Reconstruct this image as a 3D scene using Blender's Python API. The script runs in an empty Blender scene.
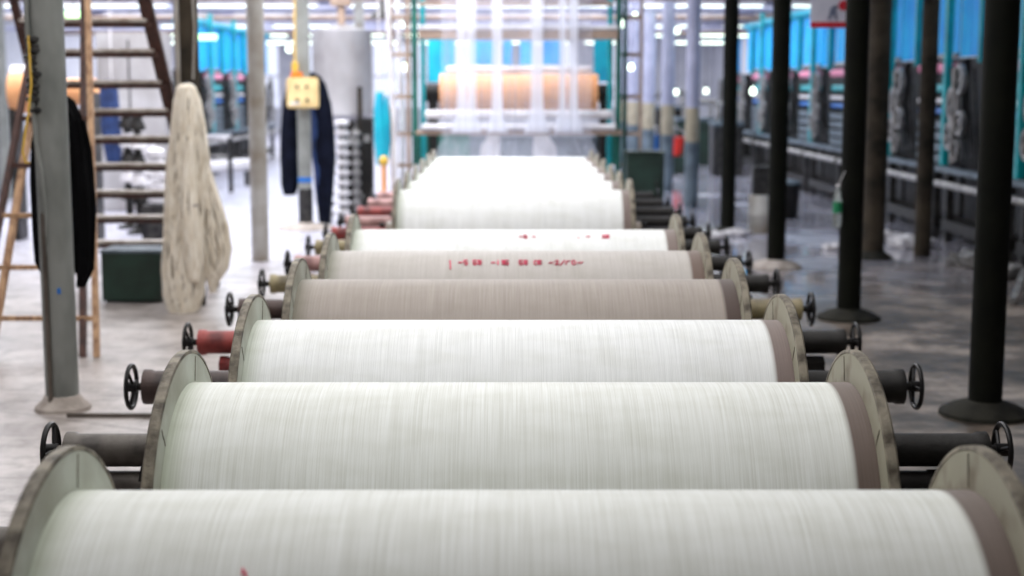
import bpy, bmesh, math, random
from mathutils import Vector, Matrix
random.seed(7)
C = bpy.context.scene.collection
PI = math.pi

# ------------------------------------------------------------------ camera
CAM = Vector((-0.025, 0.0, 1.73)); F = 1463.2; PITCH = 0.1358; YAW = -0.0011
cd = bpy.data.cameras.new('camera'); cam = bpy.data.objects.new('camera', cd); C.objects.link(cam)
cd.sensor_width = 36; cd.lens = F * 36 / 1024; cd.clip_end = 200; cd.clip_start = 0.05
cam.location = CAM; cam.rotation_euler = (PI / 2 - PITCH, 0, YAW)
cd.dof.use_dof = True; cd.dof.focus_distance = 4.3; cd.dof.aperture_fstop = 2.3
bpy.context.scene.camera = cam

def at(px, py, Y):
    """world point seen at pixel px,py lying at depth Y (metres down the hall)"""
    vx, vz = (px - 512) / F, -(py - 288) / F
    c, s = math.cos(PITCH), math.sin(PITCH)
    y = c + vz * s; z = -s + vz * c
    k = Y / y
    return Vector((CAM.x + vx * k - YAW * 0 + Y * 0.0011, Y, CAM.z + z * k))

# ------------------------------------------------------------------ materials
def lin(c):
    return tuple(((v / 255) / 12.92 if v / 255 <= .04045 else ((v / 255 + .055) / 1.055) ** 2.4) for v in c)

class NT:
    def __init__(s, name):
        s.m = bpy.data.materials.new(name); s.m.use_nodes = True
        s.t = s.m.node_tree; s.b = s.t.nodes['Principled BSDF']; s.o = s.t.nodes['Material Output']
    def n(s, kind, **kw):
        x = s.t.nodes.new(kind)
        for k, v in kw.items(): setattr(x, k, v)
        return x
    def l(s, a, b): s.t.links.new(a, b)
    def ramp(s, fac, stops, interp='LINEAR'):
        r = s.n('ShaderNodeValToRGB'); r.color_ramp.interpolation = interp
        e = r.color_ramp.elements
        while len(e) < len(stops): e.new(0.5)
        for el, (p, c) in zip(e, stops):
            el.position = p; el.color = tuple(c) + (1,) if len(c) == 3 else c
        s.l(fac, r.inputs[0]); return r
    def coords(s, scale=(1, 1, 1)):
        tc = s.n('ShaderNodeTexCoord'); mp = s.n('ShaderNodeMapping'); mp.inputs['Scale'].default_value = scale
        s.l(tc.outputs['Object'], mp.inputs[0]); return mp.outputs[0]
    def noise(s, vec, scale, detail=3, rough=.55):
        x = s.n('ShaderNodeTexNoise'); x.inputs['Scale'].default_value = scale
        x.inputs['Detail'].default_value = detail; x.inputs['Roughness'].default_value = rough
        s.l(vec, x.inputs['Vector']); return x.outputs[0]
    def bump(s, h, strength, dist=.01):
        b = s.n('ShaderNodeBump'); b.inputs['Strength'].default_value = strength; b.inputs['Distance'].default_value = dist
        s.l(h, b.inputs['Height']); s.l(b.outputs[0], s.b.inputs['Normal'])

_m = {}
def mat(name, rgb, rough=.6, metal=0, rgb2=None, scale=6, bump=0, thr=(.4, .65), stretch=(1, 1, 1), spec=None):
    if name in _m: return _m[name]
    t = NT(name); a = lin(rgb); t.b.inputs['Roughness'].default_value = rough; t.b.inputs['Metallic'].default_value = metal
    v = t.coords(stretch); nz = t.noise(v, scale)
    b = lin(rgb2) if rgb2 else tuple(x * .72 for x in a)
    r = t.ramp(nz, [(thr[0], a), (thr[1], b)]); t.l(r.outputs[0], t.b.inputs['Base Color'])
    if bump: t.bump(t.noise(v, scale * 6), bump)
    if spec is not None: t.b.inputs['Specular IOR Level'].default_value = spec
    _m[name] = t.m; return t.m

def emit(name, rgb, strength):
    t = NT(name); e = t.n('ShaderNodeEmission'); e.inputs[0].default_value = lin(rgb) + (1,); e.inputs[1].default_value = strength
    t.l(e.outputs[0], t.o.inputs[0]); return t.m

def yarn(name, rgb, low, band):
    """warp yarn wound round the beam: thread lines run round X; the last turns by the right flange are brown"""
    t = NT(name); tc = t.n('ShaderNodeTexCoord'); sp = t.n('ShaderNodeSeparateXYZ'); t.l(tc.outputs['Object'], sp.inputs[0])
    v = t.coords((430, 3.5, 3.5)); fine = t.noise(v, 1.0, 2)
    v2 = t.coords((26, 1.6, 1.6)); mid = t.noise(v2, 1.0, 3)
    v3 = t.coords((5, 14, 14)); big = t.noise(v3, 1.0, 2)
    c1 = t.ramp(fine, [(.30, tuple(x * .95 for x in lin(low))), (.68, lin(rgb))])
    c2 = t.ramp(mid, [(.3, tuple(x * .95 for x in (1, 1, .99))), (.62, (1, 1, 1))])
    c3 = t.ramp(big, [(.3, (.93, .93, .91)), (.55, (1, 1, 1))])
    m1 = t.n('ShaderNodeMix', data_type='RGBA', blend_type='MULTIPLY'); m1.inputs[0].default_value = 1
    t.l(c1.outputs[0], m1.inputs[6]); t.l(c2.outputs[0], m1.inputs[7])
    m2 = t.n('ShaderNodeMix', data_type='RGBA', blend_type='MULTIPLY'); m2.inputs[0].default_value = 1
    t.l(m1.outputs[2], m2.inputs[6]); t.l(c3.outputs[0], m2.inputs[7])
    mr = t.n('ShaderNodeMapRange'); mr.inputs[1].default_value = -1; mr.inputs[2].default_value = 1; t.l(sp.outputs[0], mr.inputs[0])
    flange_shade = t.ramp(mr.outputs[0], [(0, lin((210, 216, 200))), (.07, lin((218, 222, 210))), (.095, (1, 1, 1)), (.904, (1, 1, 1)), (.910, lin(band)), (1, lin(band))])  # end bands: flange shadow as brown, flange bounce as green, put into the colour
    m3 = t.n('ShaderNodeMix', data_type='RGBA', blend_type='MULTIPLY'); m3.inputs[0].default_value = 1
    t.l(m2.outputs[2], m3.inputs[6]); t.l(flange_shade.outputs[0], m3.inputs[7])
    t.l(m3.outputs[2], t.b.inputs['Base Color']); t.b.inputs['Roughness'].default_value = .62
    t.b.inputs['Sheen Weight'].default_value = .25
    t.bump(fine, .2, .003)
    return t.m

def floor_mat():
    t = NT('worn concrete floor'); tc = t.n('ShaderNodeTexCoord'); sp = t.n('ShaderNodeSeparateXYZ'); t.l(tc.outputs['Object'], sp.inputs[0])
    v = t.coords(); a = t.noise(v, 1.3, 6, .7); b = t.noise(v, 4.5, 5, .7)
    # cracks
    vo = t.n('ShaderNodeTexVoronoi', feature='DISTANCE_TO_EDGE'); vo.inputs['Scale'].default_value = .55
    t.l(t.coords((.6, 1.3, 1)), vo.inputs['Vector'])
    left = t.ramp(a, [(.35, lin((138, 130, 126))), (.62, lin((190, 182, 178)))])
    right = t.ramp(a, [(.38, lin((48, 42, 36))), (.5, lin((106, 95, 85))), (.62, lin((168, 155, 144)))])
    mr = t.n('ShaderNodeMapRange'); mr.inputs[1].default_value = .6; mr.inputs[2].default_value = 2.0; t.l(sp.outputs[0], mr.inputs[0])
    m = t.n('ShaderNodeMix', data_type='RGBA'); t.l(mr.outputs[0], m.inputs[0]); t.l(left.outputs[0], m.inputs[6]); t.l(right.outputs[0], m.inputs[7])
    # far part of the hall: overexposure and haze painted into the floor as pale lavender
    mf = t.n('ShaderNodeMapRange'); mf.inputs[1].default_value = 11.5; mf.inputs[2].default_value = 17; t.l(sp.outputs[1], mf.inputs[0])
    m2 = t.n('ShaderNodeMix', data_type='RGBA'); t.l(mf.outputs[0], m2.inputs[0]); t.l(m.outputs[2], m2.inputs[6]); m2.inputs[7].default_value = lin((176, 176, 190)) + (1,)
    d = t.ramp(b, [(.36, (.55, .53, .51)), (.56, (1, 1, 1))])
    ck = t.ramp(vo.outputs[0], [(0, (.5, .48, .46)), (.012, (1, 1, 1))])
    m3 = t.n('ShaderNodeMix', data_type='RGBA', blend_type='MULTIPLY'); m3.inputs[0].default_value = 1
    t.l(m2.outputs[2], m3.inputs[6]); t.l(d.outputs[0], m3.inputs[7])
    m4 = t.n('ShaderNodeMix', data_type='RGBA', blend_type='MULTIPLY'); m4.inputs[0].default_value = .7
    t.l(m3.outputs[2], m4.inputs[6]); t.l(ck.outputs[0], m4.inputs[7])
    t.l(m4.outputs[2], t.b.inputs['Base Color'])
    wet = t.ramp(t.noise(v, .45, 3), [(.36, (.3,) * 3), (.46, (.04,) * 3)])
    # wet only beyond Y 12.5 on the right-hand side
    wy = t.n('ShaderNodeMapRange'); wy.inputs[1].default_value = 11.5; wy.inputs[2].default_value = 13.5; t.l(sp.outputs[1], wy.inputs[0])
    wm = t.n('ShaderNodeMath', operation='MULTIPLY'); t.l(wy.outputs[0], wm.inputs[0]); t.l(mr.outputs[0], wm.inputs[1])
    rm = t.n('ShaderNodeMix', data_type='RGBA'); t.l(wm.outputs[0], rm.inputs[0]); rm.inputs[6].default_value = (.38, .38, .38, 1); t.l(wet.outputs[0], rm.inputs[7])
    t.l(rm.outputs[2], t.b.inputs['Roughness'])
    t.bump(b, .06, .01)
    return t.m

def gauze(name, rgb, alpha):
    t = NT(name); tr = t.n('ShaderNodeBsdfTransparent'); mx = t.n('ShaderNodeMixShader'); df = t.n('ShaderNodeBsdfTranslucent'); d2 = t.n('ShaderNodeBsdfDiffuse')
    ad = t.n('ShaderNodeMixShader'); ad.inputs[0].default_value = .5
    df.inputs[0].default_value = lin(rgb) + (1,); d2.inputs[0].default_value = lin(rgb) + (1,)
    nz = t.noise(t.coords((70, .3, .3)), 1, 2)
    r = t.ramp(nz, [(.3, (alpha * .6,) * 3), (.7, (min(1, alpha * 1.4),) * 3)])
    t.l(r.outputs[0], mx.inputs[0]); t.l(df.outputs[0], ad.inputs[1]); t.l(d2.outputs[0], ad.inputs[2])
    t.l(tr.outputs[0], mx.inputs[1]); t.l(ad.outputs[0], mx.inputs[2]); t.l(mx.outputs[0], t.o.inputs[0])
    return t.m

M = dict(
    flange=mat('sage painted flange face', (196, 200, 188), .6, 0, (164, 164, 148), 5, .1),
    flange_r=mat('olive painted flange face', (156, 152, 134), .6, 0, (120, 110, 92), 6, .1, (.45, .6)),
    rim=mat('worn flange rim', (140, 132, 116), .6, .1, (74, 66, 54), 16, .3),
    iron=mat('dark cast iron', (34, 32, 30), .5, .2, (20, 18, 17), 9, .2, spec=.3),
    wheel=mat('black handwheel paint', (26, 24, 25), .4, .4),
    grey=mat('grey painted iron', (92, 86, 80), .5, .2, (62, 56, 52), 9, .15),
    darkbrown=mat('brown painted iron', (70, 54, 50), .5, .2, (44, 34, 32), 9, .15),
    red=mat('oxide red painted iron', (150, 62, 58), .5, .1, (100, 40, 40), 9, .15),
    pink=mat('faded red painted iron', (180, 140, 136), .5, .1, (128, 92, 90), 9, .15),
    ochre=mat('ochre painted iron', (150, 138, 104), .5, .1, (96, 86, 66), 9, .15),
    rust=mat('steel shaft', (120, 112, 104), .4, .8),
    pil_l=mat('grey green pillar paint', (132, 134, 130), .5, 0, (94, 97, 93), 4, .25, (.4, .7), (1, 1, .5)),
    pil_w=mat('pale grey pillar paint', (178, 176, 172), .5, 0, (136, 126, 112), 2.2, .1),
    pil_m=mat('mid grey pillar paint', (138, 140, 136), .6, 0, (112, 114, 110), 3, .1),
    pil_d=mat('dark pillar paint', (18, 19, 13), .8, 0, (11, 12, 9), 4, .1, spec=.12),  # shade on the backlit right-hand pillars, put into the base colour
    pil_b=mat('brown pillar paint', (66, 58, 48), .8, 0, (32, 29, 25), 3, .1, spec=.15),
    pil_far=mat('lilac grey pillar paint', (176, 178, 200), .6, 0, (150, 152, 176), 3),  # distance haze painted in as a pale lilac wash
    pil_beige=mat('beige pillar band', (168, 158, 136), .6),
    plinth=mat('pillar footing concrete', (176, 166, 158), .8, 0, (140, 130, 122), 8, .3),
    plinth_d=mat('dark footing concrete', (44, 43, 37), .8, 0, (28, 27, 24), 8, .3, spec=.15),
    wood=mat('worn pale wood', (196, 158, 122), .6, 0, (140, 104, 76), 5, .15, (.4, .65), (6, 6, 1)),
    wood_d=mat('dark stained wood', (84, 54, 46), .55, 0, (54, 34, 30), 5, .15, (.4, .65), (6, 6, 1)),
    tread=mat('worn ladder tread', (206, 198, 190), .6, 0, (160, 146, 134), 9, .1),
    black=mat('black cloth', (12, 12, 14), .9, 0, (7, 7, 9), 8, .2, spec=.1),
    navy=mat('navy cloth', (17, 21, 36), .9, 0, (10, 13, 24), 8, .2, spec=.1),
    bluecloth=mat('blue work cloth', (40, 62, 110), .9, 0, (26, 42, 80), 8, .2),
    teal=mat('teal machine paint', (0, 172, 180), .45, 0, (0, 140, 150), 3),
    tealdark=mat('dark green machine paint', (0, 96, 82), .45, 0, (0, 70, 62), 3),
    cyan=mat('cyan sheet', (0, 178, 200), .6, 0, (0, 150, 184), 3),
    blue=mat('blue plastic curtain', (0, 190, 250), .55, 0, (0, 142, 236), 3.0, .1, (.35, .7), (1, 4, .6)),
    white=mat('white painted metal', (222, 220, 222), .5, 0, (190, 186, 190), 4),
    pinkroll=mat('pink yarn roll', (232, 150, 178), .7, 0, (210, 120, 150), 8),
    orange=mat('orange cloth roll', (240, 178, 122), .7, 0, (222, 152, 104), 4, .05, (.35, .65), (12, 1, 1)),
    beigewood=mat('pale crossbar paint', (170, 146, 128), .55, 0, (140, 120, 106), 4),
    green_d=mat('dark green paint', (30, 54, 44), .5, 0, (20, 38, 30), 4),
    steel=mat('brushed tank steel', (184, 182, 184), .42, .3, (138, 133, 132), 1.6, .02, (.35, .7), (1, 1, .6)),
    boxcream=mat('cream switch box', (232, 206, 150), .5, 0, (214, 186, 132), 5),
    yellow=mat('yellow cable', (226, 184, 70), .5),
    orangeplug=mat('orange plug', (236, 130, 30), .5),
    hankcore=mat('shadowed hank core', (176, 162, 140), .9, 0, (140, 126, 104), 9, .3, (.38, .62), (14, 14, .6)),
    hank=mat('raw yarn hank', (252, 246, 234), .8, 0, (226, 214, 194), 9, .3, (.38, .62), (9, 9, .8)),
    redplastic=mat('red plastic', (226, 52, 38), .4),
    redpaint=mat('red sign paint', (206, 34, 52), .5),
    signwhite=mat('sign white', (214, 214, 228), .5, 0, (196, 196, 214), 5),
    signgrey=mat('sign grey figure', (116, 124, 150), .6),
    blueplastic=mat('blue plastic', (20, 112, 200), .4),
    chalk=mat('red wax chalk', (228, 84, 116), .8),
    greenlabel=mat('green bottle label', (20, 130, 84), .5),
    dull=mat('grey blue metal panel', (104, 118, 128), .5, .1, (70, 82, 92), 4),
    gear=mat('dull gear metal', (70, 68, 66), .45, .5, (34, 34, 36), 12, .2),
    lightgear=mat('light worn metal', (160, 158, 156), .45, .4, (110, 108, 108), 10, .2),
    wall=mat('pale wall plaster', (226, 227, 232), .8, 0, (206, 208, 216), 1.5),
    ceil=mat('white ceiling panel', (206, 206, 212), .8, 0, (188, 188, 196), 1.5),
    tube=emit('lamp tube glow', (236, 255, 240), 5),
    tubegreen=emit('green white tube glow', (200, 255, 190), 3.0),
    glow=emit('daylight in window', (226, 232, 255), 1.3),
    gauze=gauze('warp gauze', (222, 224, 238), .24),
    strip=gauze('gathered warp band', (232, 234, 244), .8),
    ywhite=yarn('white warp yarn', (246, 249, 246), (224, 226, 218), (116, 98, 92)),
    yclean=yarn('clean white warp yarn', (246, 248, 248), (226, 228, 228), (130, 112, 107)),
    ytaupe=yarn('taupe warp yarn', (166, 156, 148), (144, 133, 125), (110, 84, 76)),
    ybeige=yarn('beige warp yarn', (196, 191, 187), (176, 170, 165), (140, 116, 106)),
)
_g = NT('clear bottle plastic'); _g.b.inputs['Base Color'].default_value = (.8, .86, .84, 1); _g.b.inputs['Roughness'].default_value = .15
_g.b.inputs['Transmission Weight'].default_value = .8; M['plastic'] = _g.m
M['floor'] = floor_mat()

# ------------------------------------------------------------------ mesh builder
class MB:
    def __init__(s): s.bm = bmesh.new()
    def box(s, c, d, rot=None, bev=0):
        r = bmesh.ops.create_cube(s.bm, size=1); vs = r['verts']
        bmesh.ops.scale(s.bm, vec=d, verts=vs)
        if bev:
            es = list({e for v in vs for e in v.link_edges})
            q = bmesh.ops.bevel(s.bm, geom=es, offset=bev, segments=2, affect='EDGES'); vs = list({v for f in q['faces'] for v in f.verts} | {v for v in vs if v.is_valid})
        if rot: bmesh.ops.rotate(s.bm, cent=(0, 0, 0), matrix=rot, verts=vs)
        bmesh.ops.translate(s.bm, vec=c, verts=vs); return s
    def cyl(s, p0, p1, r0, r1=None, seg=20, cap=True):
        p0, p1 = Vector(p0), Vector(p1); r1 = r0 if r1 is None else r1; d = p1 - p0
        q = d.to_track_quat('Z', 'Y').to_matrix().to_4x4()
        bmesh.ops.create_cone(s.bm, cap_ends=cap, segments=seg, radius1=r0, radius2=r1, depth=d.length, matrix=Matrix.Translation((p0 + p1) / 2) @ q); return s
    def bar(s, p0, p1, w, t):
        """rectangular bar from p0 to p1, w across X, t across the other way"""
        p0, p1 = Vector(p0), Vector(p1); d = p1 - p0; z = d.normalized()
        x = Vector((1, 0, 0)); x = (x - z * x.dot(z)); x = x.normalized() if x.length > .01 else Vector((0, 1, 0)); y = z.cross(x)
        m = Matrix((x, y, z)).transposed().to_4x4(); m.translation = (p0 + p1) / 2
        r = bmesh.ops.create_cube(s.bm, size=1); bmesh.ops.scale(s.bm, vec=(w, t, d.length), verts=r['verts'])
        bmesh.ops.transform(s.bm, matrix=m, verts=r['verts']); return s
    def lathe(s, prof, axis='Z', seg=48, c=(0, 0, 0)):
        rings = []
        for h, r in prof:
            ring = []
            for i in range(seg):
                a = 2 * PI * i / seg; u, w = r * math.cos(a), r * math.sin(a)
                p = {'Z': (u, w, h), 'X': (h, u, w), 'Y': (u, h, w)}[axis]
                ring.append(s.bm.verts.new((p[0] + c[0], p[1] + c[1], p[2] + c[2])))
            rings.append(ring)
        for a, b in zip(rings, rings[1:]):
            for i in range(seg): s.bm.faces.new((a[i], a[(i + 1) % seg], b[(i + 1) % seg], b[i]))
        for ring in (() if prof[0] == prof[-1] else (rings[0], rings[-1])):
            try: s.bm.faces.new(ring)
            except Exception: pass
        return s
    def torus(s, c, R, r, axis='X', seg=36, ms=8, arc=2 * PI):
        pts = []
        n = seg
        for i in range(n if arc >= 2 * PI - 1e-6 else n + 1):
            a = arc * i / n; u, w = R * math.cos(a), R * math.sin(a)
            pts.append({'X': (c[0], c[1] + u, c[2] + w), 'Z': (c[0] + u, c[1] + w, c[2]), 'Y': (c[0] + u, c[1], c[2] + w)}[axis])
        return s.tube(pts, r, ms, arc >= 2 * PI - 1e-6)
    def tube(s, pts, r, seg=8, closed=False):
        pts = [Vector(p) for p in pts]; n = len(pts); rings = []
        rr = r if isinstance(r, (list, tuple)) else [r] * n
        ref = None
        for i, p in enumerate(pts):
            a = pts[(i - 1) % n] if (closed or i > 0) else p; b = pts[(i + 1) % n] if (closed or i < n - 1) else p
            t = (b - a).normalized()
            if ref is None:
                ref = Vector((0, 0, 1)) if abs(t.z) < .9 else Vector((1, 0, 0))
            x = (ref - t * ref.dot(t)).normalized(); ref = x; y = t.cross(x)
            rings.append([s.bm.verts.new(p + (x * math.cos(2 * PI * k / seg) + y * math.sin(2 * PI * k / seg)) * rr[i]) for k in range(seg)])
        for i in range(n if closed else n - 1):
            a, b = rings[i], rings[(i + 1) % n]
            for k in range(seg): s.bm.faces.new((a[k], a[(k + 1) % seg], b[(k + 1) % seg], b[k]))
        if not closed:
            s.bm.faces.new(rings[0]); s.bm.faces.new(rings[-1])
        return s
    def grid(s, fn, nu, nv):
        g = [[s.bm.verts.new(fn(i / nu, j / nv)) for j in range(nv + 1)] for i in range(nu + 1)]
        for i in range(nu):
            for j in range(nv): s.bm.faces.new((g[i][j], g[i + 1][j], g[i + 1][j + 1], g[i][j + 1]))
        return s
    def prism(s, poly, y0, y1):
        """polygon in XZ extruded along Y"""
        a = [s.bm.verts.new((x, y0, z)) for x, z in poly]; b = [s.bm.verts.new((x, y1, z)) for x, z in poly]
        n = len(poly); s.bm.faces.new(a); s.bm.faces.new(b)
        for i in range(n): s.bm.faces.new((a[i], a[(i + 1) % n], b[(i + 1) % n], b[i]))
        return s
    def build(s, name, m, parent=None, smooth=True, loc=None):
        bmesh.ops.recalc_face_normals(s.bm, faces=s.bm.faces)
        me = bpy.data.meshes.new(name)
        if smooth:
            for f in s.bm.faces: f.smooth = True
        for e in s.bm.edges:
            if len(e.link_faces) == 2 and e.calc_face_angle(0) > .6: e.smooth = False
        s.bm.to_mesh(me); s.bm.free(); me.materials.append(m)
        o = bpy.data.objects.new(name, me); C.objects.link(o)
        if parent: o.parent = parent
        if loc: o.location = loc
        return o

def thing(name, label, cat, loc=(0, 0, 0), group=None, rz=0):
    o = bpy.data.objects.new(name, None); C.objects.link(o); o.location = loc; o.rotation_euler.z = rz; o.empty_display_size = .1
    return tag(o, label, cat, group)
def tag(o, label, cat, group=None, kind=None):
    o['label'] = label; o['category'] = cat
    if group: o['group'] = group
    if kind: o['kind'] = kind
    return o
def struct(o): o['kind'] = 'structure'; return o
def kids(o): return [x for x in C.objects if x.parent == o]
def dup(o, loc=None, label=None, parent=None, rz=None):
    ch = kids(o); c = o.copy(); C.objects.link(c)
    if parent: c.parent = parent
    if loc is not None: c.location = loc
    if rz is not None: c.rotation_euler.z = rz
    if label: c['label'] = label
    for k in ch: dup(k, parent=c)
    return c

# ------------------------------------------------------------------ the hall
XL, XR, YN, YB, ZC = -13.0, 8.2, -3.0, 60.0, 4.1
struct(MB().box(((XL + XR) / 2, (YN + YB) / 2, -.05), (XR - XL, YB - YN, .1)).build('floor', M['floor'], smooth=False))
struct(MB().box(((XL + XR) / 2, (YN + YB) / 2, ZC + .05), (XR - XL, YB - YN, .1)).build('ceiling', M['ceil'], smooth=False))
struct(MB().box((XL - .05, (YN + YB) / 2, ZC / 2), (.1, YB - YN, ZC)).build('wall_left', M['wall'], smooth=False))
struct(MB().box((XR + .05, (YN + YB) / 2, ZC / 2), (.1, YB - YN, ZC)).build('wall_right', M['wall'], smooth=False))
struct(MB().box(((XL + XR) / 2, YN - .05, ZC / 2), (XR - XL, .1, ZC)).build('wall_front', M['wall'], smooth=False))
struct(MB().box(((XL + XR) / 2, YB + .05, ZC / 2), (XR - XL, .1, ZC)).build('wall_back', M['wall'], smooth=False))
for i, x in enumerate((-10.5, -7.5, -4.5, -1.5, 1.5, 4.5)):        # glowing panes added in the end wall to brighten the far hall
    w = struct(MB().box((x, YB - .03, 2.2), (2.2, .06, 2.6)).build('window_%d' % (i + 1), M['glow'], smooth=False))
    f = MB()
    for dx in (-1.12, -.37, .37, 1.12): f.box((x + dx, YB - .08, 2.2), (.07, .05, 2.7))
    for dz in (-1.32, 0, 1.32): f.box((x, YB - .08, 2.2 + dz), (2.3, .05, .07))
    f.build('window_frame', M['white'], w, smooth=False)
for i, y in enumerate((29, 33, 37, 41, 46, 51, 56)):
    struct(MB().box(((XL + XR) / 2, y, ZC - .12), (XR - XL, .16, .24)).build('trim_%d' % (i + 1), M['pil_far'], smooth=False))

# ------------------------------------------------------------------ warp beams
Y0, SP, AX, RF, RY = 2.702, 1.058, 0.60, 0.447, 0.36
ORD = ['nearest', 'second', 'third', 'fourth', 'fifth', 'sixth', None, None, 'seventh', 'eighth', 'ninth', 'tenth', 'eleventh', 'farthest']
BY = lambda n: Y0 + SP * n

def flange_bm(sg):
    x = sg * .872
    # dished plate: inner face toward the yarn, hub boss outside
    return MB().lathe([(x, .05), (x, .30), (x, RF - .05), (x, RF - .003), (x + sg * .018, RF - .003), (x + sg * .02, .2), (x + sg * .02, .05)], 'X', 96)
def rim_bm(sg):
    x = sg * .872
    return MB().lathe([(x - sg * .002, RF - .008), (x, RF), (x + sg * .022, RF), (x + sg * .027, RF - .005), (x + sg * .027, RF - .03), (x + sg * .02, RF - .03), (x - sg * .002, RF - .008)], 'X', 96)

def warp_beam(n, ymat, label, radius=RY):
    t = thing('warp_beam', label, 'warp beam', (0, BY(n), AX), 'warp beams in the creel row')
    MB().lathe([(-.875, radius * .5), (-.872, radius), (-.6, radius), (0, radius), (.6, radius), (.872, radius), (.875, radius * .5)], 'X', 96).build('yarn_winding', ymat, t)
    for sg in (-1, 1):
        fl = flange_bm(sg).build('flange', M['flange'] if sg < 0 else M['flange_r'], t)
        rim_bm(sg).build('rim', M['rim'], fl)
        seams = MB()
        for k in range(6):
            a = k * PI / 3 + .3 + n
            u, w = math.cos(a), math.sin(a)
            seams.bar((sg * .871, u * (radius + .005), w * (radius + .005)), (sg * .871, u * (RF - .035), w * (RF - .015)), .0015, .003)
        seams.build('seam', M['rim'], fl)
        MB().cyl((sg * .9, 0, 0), (sg * .97, 0, 0), .12).cyl((sg * .97, 0, 0), (sg * 1.02, 0, 0), .045).build('journal', M['rust'], t)
    return t

tints = {0: ('ywhite', 'white'), 1: ('ywhite', 'white'), 2: ('yclean', 'white'), 3: ('ytaupe', 'taupe'), 4: ('ybeige', 'beige'), 5: ('yclean', 'white')}
desc = {0: 'white yarn beam nearest the camera with sage flanges, cut by the bottom edge',
        1: 'white yarn beam second from the camera, sharply seen between two large sage flanges',
        2: 'bright white yarn beam third from the camera, just before the taupe one',
        3: 'darkest taupe-brown yarn beam, fourth from the camera',
        4: 'beige yarn beam marked with a long line of red writing, fifth from the camera',
        5: 'white yarn beam with a few faint red marks, behind the red-marked beige beam',
        8: 'blurred white yarn beam whose whole front shows beyond the gap in the row',
        9: 'blurred white yarn beam directly behind the first one past the gap',
        10: 'blurred white yarn beam third after the gap in the row',
        11: 'blurred white yarn beam third from the sizing frame end of the row',
        12: 'blurred white yarn beam next to last toward the sizing frame',
        13: 'farthest blurred white yarn beam, right before the sizing frame'}
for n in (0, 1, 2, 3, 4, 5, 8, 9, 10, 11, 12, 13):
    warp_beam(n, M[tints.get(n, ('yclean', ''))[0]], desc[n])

# red handwriting scrawled on the yarn (illegible in the photograph: blurred strokes)
def on_yarn(n, px, py):
    """point on beam n's yarn surface in front of pixel px,py"""
    # march along the viewing ray until the yarn cylinder is met
    a = at(px, py, 1.0); d = (a - CAM); o = CAM
    y0, r = BY(n), RY + .003
    A = d.y ** 2 + d.z ** 2; B = 2 * ((o.y - y0) * d.y + (o.z - AX) * d.z); Cc = (o.y - y0) ** 2 + (o.z - AX) ** 2 - r * r
    D = max(B * B - 4 * A * Cc, 0); k = (-B - math.sqrt(D)) / (2 * A)
    return o + d * k
def scrawl(n, strokes, label):
    b = MB()
    for st in strokes:
        b.tube([on_yarn(n, *p) for p in st], .0035 if n else .002, 5)
    tag(b.build('chalk_writing', M['chalk']), label, 'writing', 'red chalk writing on the yarn')
def glyph(x, y, kind, w=4.5, h=4.2):
    S = {'1': [[(0, -1), (0, 1)]], '5': [[(.8, -1), (0, -1), (0, 0), (.8, .1), (.7, 1), (0, .9)]], '8': [[(0, -1), (.8, -.8), (0, .6), (.4, 1), (.8, .5), (0, -.5), (0, -1)]],
         '-': [[(0, .1), (1, 0)]], '0': [[(0, -.6), (.4, -1), (.8, -.4), (.8, .6), (.3, 1), (0, .4), (0, -.6)]], '.': [[(.3, .5), (.5, .7)]],
         '2': [[(0, -.7), (.5, -1), (.8, -.4), (0, 1), (.9, .9)]], '/': [[(1, -1), (0, 1.3)]], 'r': [[(0, .8), (.1, -.6), (.9, -.8)]], '~': [[(0, .4), (.3, -.3), (.6, .4), (1, -.3)]]}[kind]
    return [[(x + u * w, y + v * h * .5) for u, v in st] for st in S]
ws = []
ws.append([(450, 260.5), (450.5, 269)])
for x, k in ((458, '-'), (464, '5'), (473, '5'), (478, '8'), (491, '-'), (498, '1'), (502, '8'), (505, '5'), (519, '5'), (524, '8'), (534, '0'), (538, '8'), (549, '~'), (555, '2'), (560, '/'), (566, 'r'), (572, '0'), (578, '~')):
    ws += glyph(x, 262.5, k)
scrawl(4, ws, 'long line of red handwriting across the beige beam')
ws = []
for x, k in ((519, '~'), (524, '5'), (532, '-'), (577, '.'), (586, '-'), (602, '2'), (606, '8')):
    ws += glyph(x, 236.5, k, 4, 3)
scrawl(5, ws, 'short faint red marks on the white beam behind the red-lettered one')
scrawl(0, [[(243, 568), (242, 574)], [(245, 571), (246, 576)]], 'tiny red tick at the bottom of the nearest white beam')

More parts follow.
